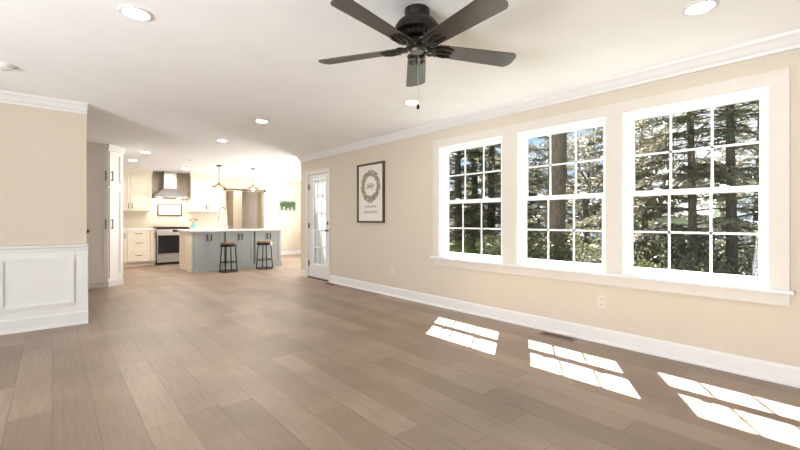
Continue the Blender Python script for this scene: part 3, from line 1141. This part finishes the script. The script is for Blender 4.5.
m = MB().box(IX0 - 0.05, IX1 + 0.04, IY0 - 0.05, IY1 + 0.03, 0.868, 0.905)
tag(m.build('island_countertop', M['quartz'], bevel=0.004), 'white stone worktop on the blue grey island', 'countertop')

# faucet
t = thing('kitchen_faucet', 'tall chrome spring faucet on the island worktop', 'faucet', (3.19, 10.0, 0.905))
MB().lathe([(0, 0), (0.032, 0), (0.032, 0.008), (0.022, 0.014), (0.020, 0.09), (0.0, 0.09)], 20).build('base', M['chrome'], t, smooth=True)
arc = [(0, 0, 0.085), (0, 0, 0.38)]
for k in range(1, 13):
    a = PI * k / 12
    arc.append((-0.085 + 0.085 * math.cos(a), 0, 0.38 + 0.15 * math.sin(a)))
arc.append((-0.17, 0, 0.30))
MB().tube(arc, 0.011, 10).build('spout', M['chrome'], t, smooth=True)
m = MB()
pts = []
n = 260
full = arc[1:]
for i in range(n + 1):
    s = i / n * (len(full) - 1)
    j = min(int(s), len(full) - 2)
    q = Vector(full[j]).lerp(Vector(full[j + 1]), s - j)
    dirv = (Vector(full[j + 1]) - Vector(full[j])).normalized()
    u = Vector((0, 1, 0))
    w_ = dirv.cross(u)
    ph = i * 0.9
    pts.append(q + (u * math.cos(ph) + w_ * math.sin(ph)) * 0.018)
m.tube(pts, 0.0032, 5)
m.build('spring_coil', M['chrome'], t, smooth=True)
MB().lathe([(0, 0.19), (0.018, 0.19), (0.022, 0.21), (0.020, 0.30), (0.012, 0.31), (0, 0.31)], 16, (-0.17, 0, 0)).build('spray_head', M['chrome'], t, smooth=True)
MB().tube([(0, 0, 0.25), (-0.15, 0, 0.25)], 0.006, 8).build('docking_arm', M['chrome'], t)
MB().tube([(0.018, 0, 0.06), (0.05, -0.01, 0.07), (0.10, -0.02, 0.085)], [0.010, 0.008, 0.006], 8).build('handle', M['chrome'], t, smooth=True)


# ------------------------------------------------------------------ stools
def stool():
    t = thing('counter_stool', '', 'stool', (0, 0, 0), 0, 'counter stools at the island')
    MB().lathe([(0, 0.575), (0.150, 0.575), (0.160, 0.585), (0.163, 0.628), (0.153, 0.642), (0.0, 0.646)], 36).build('seat', M['seat_wood'], t, smooth=True)
    MB().lathe([(0.150, 0.550), (0.168, 0.550), (0.170, 0.600), (0.1635, 0.600), (0.160, 0.574), (0.150, 0.574), (0.150, 0.550)], 36).build('seat_band', M['black'], t, smooth=True)
    for k in range(4):
        a = PI / 4 + PI / 2 * k + 0.15
        MB().tube([(0.140 * math.cos(a), 0.140 * math.sin(a), 0.575), (0.185 * math.cos(a), 0.185 * math.sin(a), 0.012)], 0.012, 10).build('leg', M['black'], t, smooth=True)
    MB().torus(0.170, 0.009, (0, 0, 0.21), 36, 8).build('footrest_ring', M['black'], t, smooth=True)
    MB().torus(0.188, 0.011, (0, 0, 0.011), 36, 8).build('base_ring', M['black'], t, smooth=True)
    return t


s1 = stool()
s1.location = (2.90, 8.95, 0)
s1['label'] = 'round wooden-topped black stool before the gap between first and second island door pairs'
dup(s1, (3.71, 8.95, 0), 0.5, 'round wooden-topped black stool before the last island door pair, nearest the hallway')


# ------------------------------------------------------------------ pendants
def pendant(x, y, label):
    t = thing('pendant_lamp', label, 'pendant lamp', (x, y, CH), 0, 'pendant lamps over the island')
    MB().lathe([(0, 0), (0.062, 0), (0.062, -0.012), (0.045, -0.022), (0, -0.024)], 28).build('canopy', M['bronze'], t, smooth=True)
    MB().tube([(0, 0, -0.02), (0, 0, -0.40)], 0.007, 8).build('rod', M['bronze'], t)
    MB().lathe([(0.008, -0.385), (0.026, -0.395), (0.03, -0.42), (0.045, -0.435), (0.155, -0.490), (0.160, -0.502), (0.152, -0.497), (0.044, -0.443), (0.0, -0.436)], 36).build('lamp_shade', M['copper'], t, smooth=True)
    m = MB()
    m.lathe([(0, -0.436), (0.018, -0.442), (0.024, -0.470), (0.038, -0.505), (0.036, -0.530), (0.02, -0.548), (0, -0.552)], 20)
    m.build('bulb', M['bulb'], t, smooth=True)
    return t


PL = pendant(2.913, 9.652, 'copper pendant lamp over the island, nearer the upper cabinet')
dup(PL, (3.711, 9.659, CH), 0.3, 'copper pendant lamp over the island, in front of the hallway opening', 'pendant lamps over the island')

# ------------------------------------------------------------------ far wall things
p = thing('landscape_picture', 'small green landscape picture on the far white wall', 'picture', (5.74, YB - 0.001, 1.406))
MB().box(-0.275, 0.275, -0.03, 0, 0, 0.34).build('canvas', M['canvas'], p)
m = MB()
for k in range(260):
    x = rnd.uniform(-0.25, 0.26)
    z = rnd.gauss(0.225, 0.05)
    a = rnd.uniform(0, PI)
    m.quad((x, -0.0306 - rnd.random() * 0.001, max(0.12, min(0.31, z))), (0.022 * math.cos(a), 0, 0.022 * math.sin(a)), (-0.012 * math.sin(a), 0, 0.012 * math.cos(a)))
for x in (-0.2, -0.07, 0.08, 0.21):
    m.box(x - 0.03, x + 0.03, -0.0318, -0.0300, 0.05, 0.2)
m.build('painted_trees', M['chalk'], p)
g = thing('return_grille', 'white wall grille above the small landscape picture', 'grille', (5.765, YB - 0.001, 1.82))
m = MB()
m.box(-0.165, 0.165, -0.012, 0, 0, 0.03)
m.box(-0.165, 0.165, -0.012, 0, 0.34, 0.37)
m.box(-0.165, -0.135, -0.012, 0, 0.03, 0.34)
m.box(0.135, 0.165, -0.012, 0, 0.03, 0.34)
m.box(-0.012, 0.012, -0.012, 0, 0.03, 0.34)
m.build('frame', M['plate'], g)
m = MB()
for k in range(11):
    z = 0.035 + 0.028 * k
    m.box(-0.135, 0.135, -0.009, -0.002, z, z + 0.014)
m.build('louvres', M['grille'], g)

# ------------------------------------------------------------------ outdoors
m = MB()
n = 24
gx = [3.945 + (80 - 3.945) * (i / n) ** 1.6 for i in range(n + 1)]
gy = [-20 + 75 * j / n for j in range(n + 1)]
vv = [[m.bm.verts.new((x, y, -0.45 - 0.03 * (x - 4) + 0.12 * math.sin(x * 0.7) * math.cos(y * 0.5))) for y in gy] for x in gx]
for i in range(n):
    for j in range(n):
        m._f([vv[i][j], vv[i + 1][j], vv[i + 1][j + 1], vv[i][j + 1]])


def gz(x, y):
    return -0.45 - 0.03 * (x - 4) + 0.12 * math.sin(x * 0.7) * math.cos(y * 0.5)


struct('ground', m, M['grass'], 'grassy yard outside the windows', 'ground', smooth=True)


def conifer_meshes(seed, h, r0, zc, Lmax, step, dens, droop, needle, bark):
    R = random.Random(seed)
    tk, brn, nd = MB(), MB(), MB()
    pts, rad = [], []
    for i in range(13):
        t = i / 12
        pts.append((0.06 * math.sin(3 * t + seed), 0.06 * math.cos(2 * t + seed), -0.3 + (h + 0.3) * t))
        rad.append(r0 * (1 - t) ** 0.8 + 0.012)
    tk.tube(pts, rad, 12)
    z = zc
    while z < h - 0.15:
        t = (z - zc) / (h - zc)
        L0 = Lmax * (1 - t) ** 0.75 + 0.25
        for k in range(R.choice((3, 4, 5))):
            a = R.uniform(0, 2 * PI)
            L = L0 * R.uniform(0.6, 1.1)
            zz = z + R.uniform(-0.12, 0.12)
            bp = []
            for i in range(6):
                s = i / 5
                bp.append(Vector((L * s * math.cos(a + 0.15 * s), L * s * math.sin(a + 0.15 * s), zz + L * (0.18 * s - droop * s * s))))
            brn.tube(bp, [0.015 * (1 - 0.85 * i / 5) * (0.5 + L / 3) + 0.003 for i in range(6)], 5, False)
            nseg = max(3, int(L / dens))
            for q in range(nseg):
                s = 0.22 + 0.78 * (q + R.random()) / nseg
                j = min(int(s * 5), 4)
                c = bp[j].lerp(bp[j + 1], s * 5 - j)
                for side in (-1, 1):
                    aa = a + side * R.uniform(0.5, 1.3)
                    l = R.uniform(0.12, 0.34) * (0.6 + 0.6 * (1 - s))
                    tip = Vector((math.cos(aa), math.sin(aa), R.uniform(-0.55, 0.15))) * l
                    for u in range(3):
                        st = c + tip * (u * 0.33)
                        dv = Vector((math.cos(aa + R.uniform(-.7, .7)), math.sin(aa + R.uniform(-.7, .7)), R.uniform(-0.7, 0.3))) * R.uniform(0.10, 0.20)
                        wv = dv.cross(Vector((R.uniform(-1, 1), R.uniform(-1, 1), R.uniform(-1, 1)))).normalized() * R.uniform(0.010, 0.022)
                        nd.blade(st, dv, wv)
        z += step * R.uniform(0.75, 1.25)
    return tk.mesh('trunk', bark, True), brn.mesh('branches', bark), nd.mesh('needles', needle)


def put_tree(name, meshes, names, loc, rz, label, scale=1.0, group=None):
    t = thing(name, label, 'tree', loc, rz, group)
    t.scale = (scale,) * 3
    for me, nm in zip(meshes, names):
        o = bpy.data.objects.new(nm, me)
        C.objects.link(o)
        o.parent = t
    return t


def at(x, ratio):
    y = x * ratio
    return (x, y, gz(x, y))


CN = ('trunk', 'branches', 'needles')
fir_a = conifer_meshes(3, 8.5, 0.16, 0.9, 1.9, 0.26, 0.05, 0.30, M['needle'], M['bark_dark'])
fir_b = conifer_meshes(11, 9.5, 0.17, 1.4, 2.2, 0.30, 0.055, 0.25, M['needle'], M['bark_dark'])
fir_c = conifer_meshes(23, 8.5, 0.09, 1.5, 2.0, 0.22, 0.045, 0.34, M['needle_olive'], M['bark'])
pine = conifer_meshes(31, 8.0, 0.10, 1.2, 2.0, 0.42, 0.07, 0.16, M['needle'], M['bark_dark'])
low = conifer_meshes(41, 5.6, 0.12, 0.1, 2.1, 0.24, 0.07, 0.30, M['needle_olive'], M['bark'])
put_tree('fir_tree', fir_a, CN, at(11.0, 0.845), 0.4, 'dark fir with thick trunk at left of window nearest the wreath picture', group='conifers beyond the windows')
put_tree('fir_tree', fir_b, CN, at(13.2, 0.775), 2.0, 'dark fir centred in the window nearest the wreath picture', group='conifers beyond the windows')
put_tree('fir_tree', fir_a, CN, at(11.8, 0.705), 3.7, 'dark fir at right of the window nearest the wreath picture', group='conifers beyond the windows')
put_tree('fir_tree', fir_b, CN, at(12.5, 0.60), 5.1, 'dark fir left of the thick bare trunk in the middle window', group='conifers beyond the windows')
put_tree('fir_tree', fir_c, CN, at(11.0, 0.2135), 1.0, 'brownish olive fir centred in the rightmost window', group='conifers beyond the windows')
put_tree('fir_tree', fir_c, CN, at(14.5, 0.345), 2.5, 'olive fir behind the mullion between middle and right windows', group='conifers beyond the windows')
put_tree('pine_tree', pine, CN, at(10.3, 0.141), 0.9, 'dark pine with layered branches at right of the rightmost window', group='conifers beyond the windows')
put_tree('pine_tree', pine, CN, at(13.0, 0.065), 2.2, 'dark pine at the far right edge of the rightmost window', group='conifers beyond the windows')


def broadleaf_meshes(seed, h, r0, fork, spread, leaves, leafmat, bark, lean=0.0):
    R = random.Random(seed)
    tk, brn, lf = MB(), MB(), MB()
    pts = [(lean * t + 0.05 * math.sin(5 * t), 0.04 * math.cos(4 * t), -0.3 + (fork + 0.3) * t) for t in [i / 8 for i in range(9)]]
    tk.tube(pts, [r0 * (1.15 - 0.35 * i / 8) for i in range(9)], 14)

    def grow(p, d, L, r, depth):
        q = [p]
        cur, dd = p.copy(), d.copy()
        for i in range(4):
            dd = (dd + Vector((R.uniform(-.28, .28), R.uniform(-.28, .28), R.uniform(-.10, .22)))).normalized()
            cur = cur + dd * L / 4
            q.append(cur.copy())
        brn.tube(q, [r * (1 - 0.5 * i / 4) for i in range(5)], 6, False)
        if depth == 0 or r < 0.008:
            for i in range(leaves):
                c = q[R.randrange(1, 5)] + Vector((R.gauss(0, .12), R.gauss(0, .12), R.gauss(0, .12)))
                dv = Vector((R.uniform(-1, 1), R.uniform(-1, 1), R.uniform(-1, .6))).normalized() * R.uniform(0.06, 0.12)
                lf.blade(c, dv, dv.cross(Vector((R.random(), R.random(), R.random()))).normalized() * 0.025)
            return
        for k in range(R.choice((2, 3, 3))):
            i = R.choice((2, 3, 4, 4))
            nd = (dd + Vector((R.uniform(-1, 1), R.uniform(-1, 1), R.uniform(-.3, .6))) * spread).normalized()
            grow(q[i], nd, L * R.uniform(0.6, 0.85), r * 0.55, depth - 1)
    top = Vector(pts[-1])
    for k in range(4):
        a = k * PI / 2 + R.uniform(-.5, .5)
        grow(top - Vector((0, 0, 0.25 * k)), Vector((math.cos(a) * 0.7, math.sin(a) * 0.7, 0.75)).normalized(), (h - fork) * 0.36, r0 * 0.4, 4)
    for k in range(5):
        z = fork * (0.35 + 0.12 * k)
        a = R.uniform(0, 2 * PI)
        grow(Vector((lean * z / fork, 0, z)), Vector((math.cos(a), math.sin(a), 0.25)).normalized(), 1.1, r0 * 0.13, 2)
    return tk.mesh('trunk', bark, True), brn.mesh('branches', bark), lf.mesh('leaves', leafmat)


BN = ('trunk', 'branches', 'leaves')
big = broadleaf_meshes(5, 8.5, 0.23, 5.2, 0.8, 10, M['needle_olive'], M['bark'])
bare = broadleaf_meshes(8, 6.5, 0.085, 2.6, 0.75, 7, M['needle_olive'], M['bark'], 0.4)
put_tree('shade_tree', big, BN, at(9.3, 0.5057), 0.7, 'tree with thick grey-brown trunk filling the middle window')
put_tree('bare_tree', bare, BN, at(12.0, 0.405), 2.6, 'slim nearly bare tree with branches against sky in the middle window')
put_tree('bare_tree', bare, BN, at(12.5, 0.30), 0.3, 'slim bare tree against blue sky at left of the rightmost window')
R = random.Random(77)
for k in range(20):
    ra = 0.02 + 0.92 * (k + R.uniform(-.25, .25)) / 19
    x = R.uniform(19, 27)
    if 0.15 < ra < 0.30:
        x = 31
    put_tree('distant_fir', low, CN, at(x, ra), R.uniform(0, 6), 'small olive fir in the distant low treeline beyond the yard', R.uniform(0.9, 1.4), 'distant low treeline')


def bush_mesh(seed, leafmat, n=2600, size=0.06):
    R = random.Random(seed)
    st, lf = MB(), MB()
    for k in range(7):
        a = R.uniform(0, 2 * PI)
        st.tube([(0.03 * math.cos(a), 0.03 * math.sin(a), -0.1), (0.25 * math.cos(a), 0.25 * math.sin(a), 0.45), (0.5 * math.cos(a), 0.5 * math.sin(a), 0.8)], [0.02, 0.014, 0.006], 6)
    lobes = [(R.uniform(-.45, .45), R.uniform(-.45, .45), R.uniform(0.25, 0.85), R.uniform(0.28, 0.5)) for _ in range(14)]
    for i in range(n):
        L = R.choice(lobes)
        v = Vector((R.gauss(0, 1), R.gauss(0, 1), R.gauss(0, 1))).normalized()
        c = Vector(L[:3]) + v * L[3] * (R.random() ** 0.35)
        if c.z < 0:
            c.z = R.uniform(0, 0.3)
        dv = (v + Vector((R.uniform(-1, 1), R.uniform(-1, 1), R.uniform(-.8, .8)))).normalized() * size * R.uniform(0.8, 1.5)
        lf.blade(c, dv, dv.cross(Vector((R.uniform(-1, 1), R.uniform(-1, 1), R.random()))).normalized() * size * 0.32)
    return st.mesh('stems', M['bark_dark']), lf.mesh('leaves', leafmat)


bush_o = bush_mesh(1, M['bush'], 3600, 0.055)
bush_g = bush_mesh(2, M['bush_green'], 2600, 0.06)
bush_d = bush_mesh(4, M['needle'], 3200, 0.06)
UN = ('stems', 'leaves')
for x, ra, me, sc, lab in (
        (9.0, 0.86, bush_g, 0.9, 'bright green bush low at left of the window nearest the wreath picture'),
        (9.8, 0.79, bush_d, 1.0, 'dark bush low in the middle of the window nearest the wreath picture'),
        (9.2, 0.70, bush_g, 1.0, 'bright green bush low at right of the window nearest the wreath picture'),
        (8.6, 0.61, bush_o, 1.25, 'olive bush at left of the thick trunk in the middle window'),
        (10.4, 0.545, bush_o, 1.35, 'olive bush just behind the thick trunk in the middle window'),
        (9.0, 0.45, bush_o, 1.3, 'olive bush right of the thick trunk in the middle window'),
        (8.2, 0.40, bush_d, 1.0, 'dark bush low at right edge of the middle window'),
        (10.8, 0.32, bush_o, 1.3, 'tall olive bush behind the pale-leaved bush at left of the rightmost window'),
        (11.8, 0.265, bush_d, 1.3, 'dark bush in front of the white outbuilding in the rightmost window'),
        (11.6, 0.205, bush_d, 1.35, 'dark bush behind the brownish olive fir in the rightmost window'),
        (12.0, 0.078, bush_d, 1.2, 'dark bush right of the pine in the rightmost window'),
        (8.0, 0.285, bush_o, 1.0, 'pale-leaved bush low at left of the rightmost window'),
        (9.3, 0.235, bush_d, 1.0, 'dark bush low in the middle of the rightmost window'),
        (9.6, 0.17, bush_d, 0.9, 'dark bush at the foot of the pine in the rightmost window')):
    put_tree('garden_bush', me, UN, at(x, ra), R.uniform(0, 6), lab, sc, 'bushes in the yard')['category'] = 'bush'

hb = thing('white_outbuilding', 'white outbuilding with grey roof seen through the rightmost window', 'building', (26.5, 6.3, gz(26.5, 6.3)), 0)
g0 = gz(26.5, 6.3)
MB().box(-1.5, 1.5, -1.75, 1.75, -0.3, 1.35 - g0).build('walls', M['house'], hb)
m = MB().prism([(-1.85, 1.27 - g0), (0, 2.75 - g0), (1.85, 1.27 - g0), (1.85, 1.37 - g0), (0, 2.87 - g0), (-1.85, 1.37 - g0)], -2.0, 2.0, 'y')
m.build('roof', M['roof'], hb)
m = MB().prism([(-1.5, 1.35 - g0), (1.5, 1.35 - g0), (0, 2.58 - g0)], -1.74, 1.74, 'y')
m.build('gable', M['house'], hb)
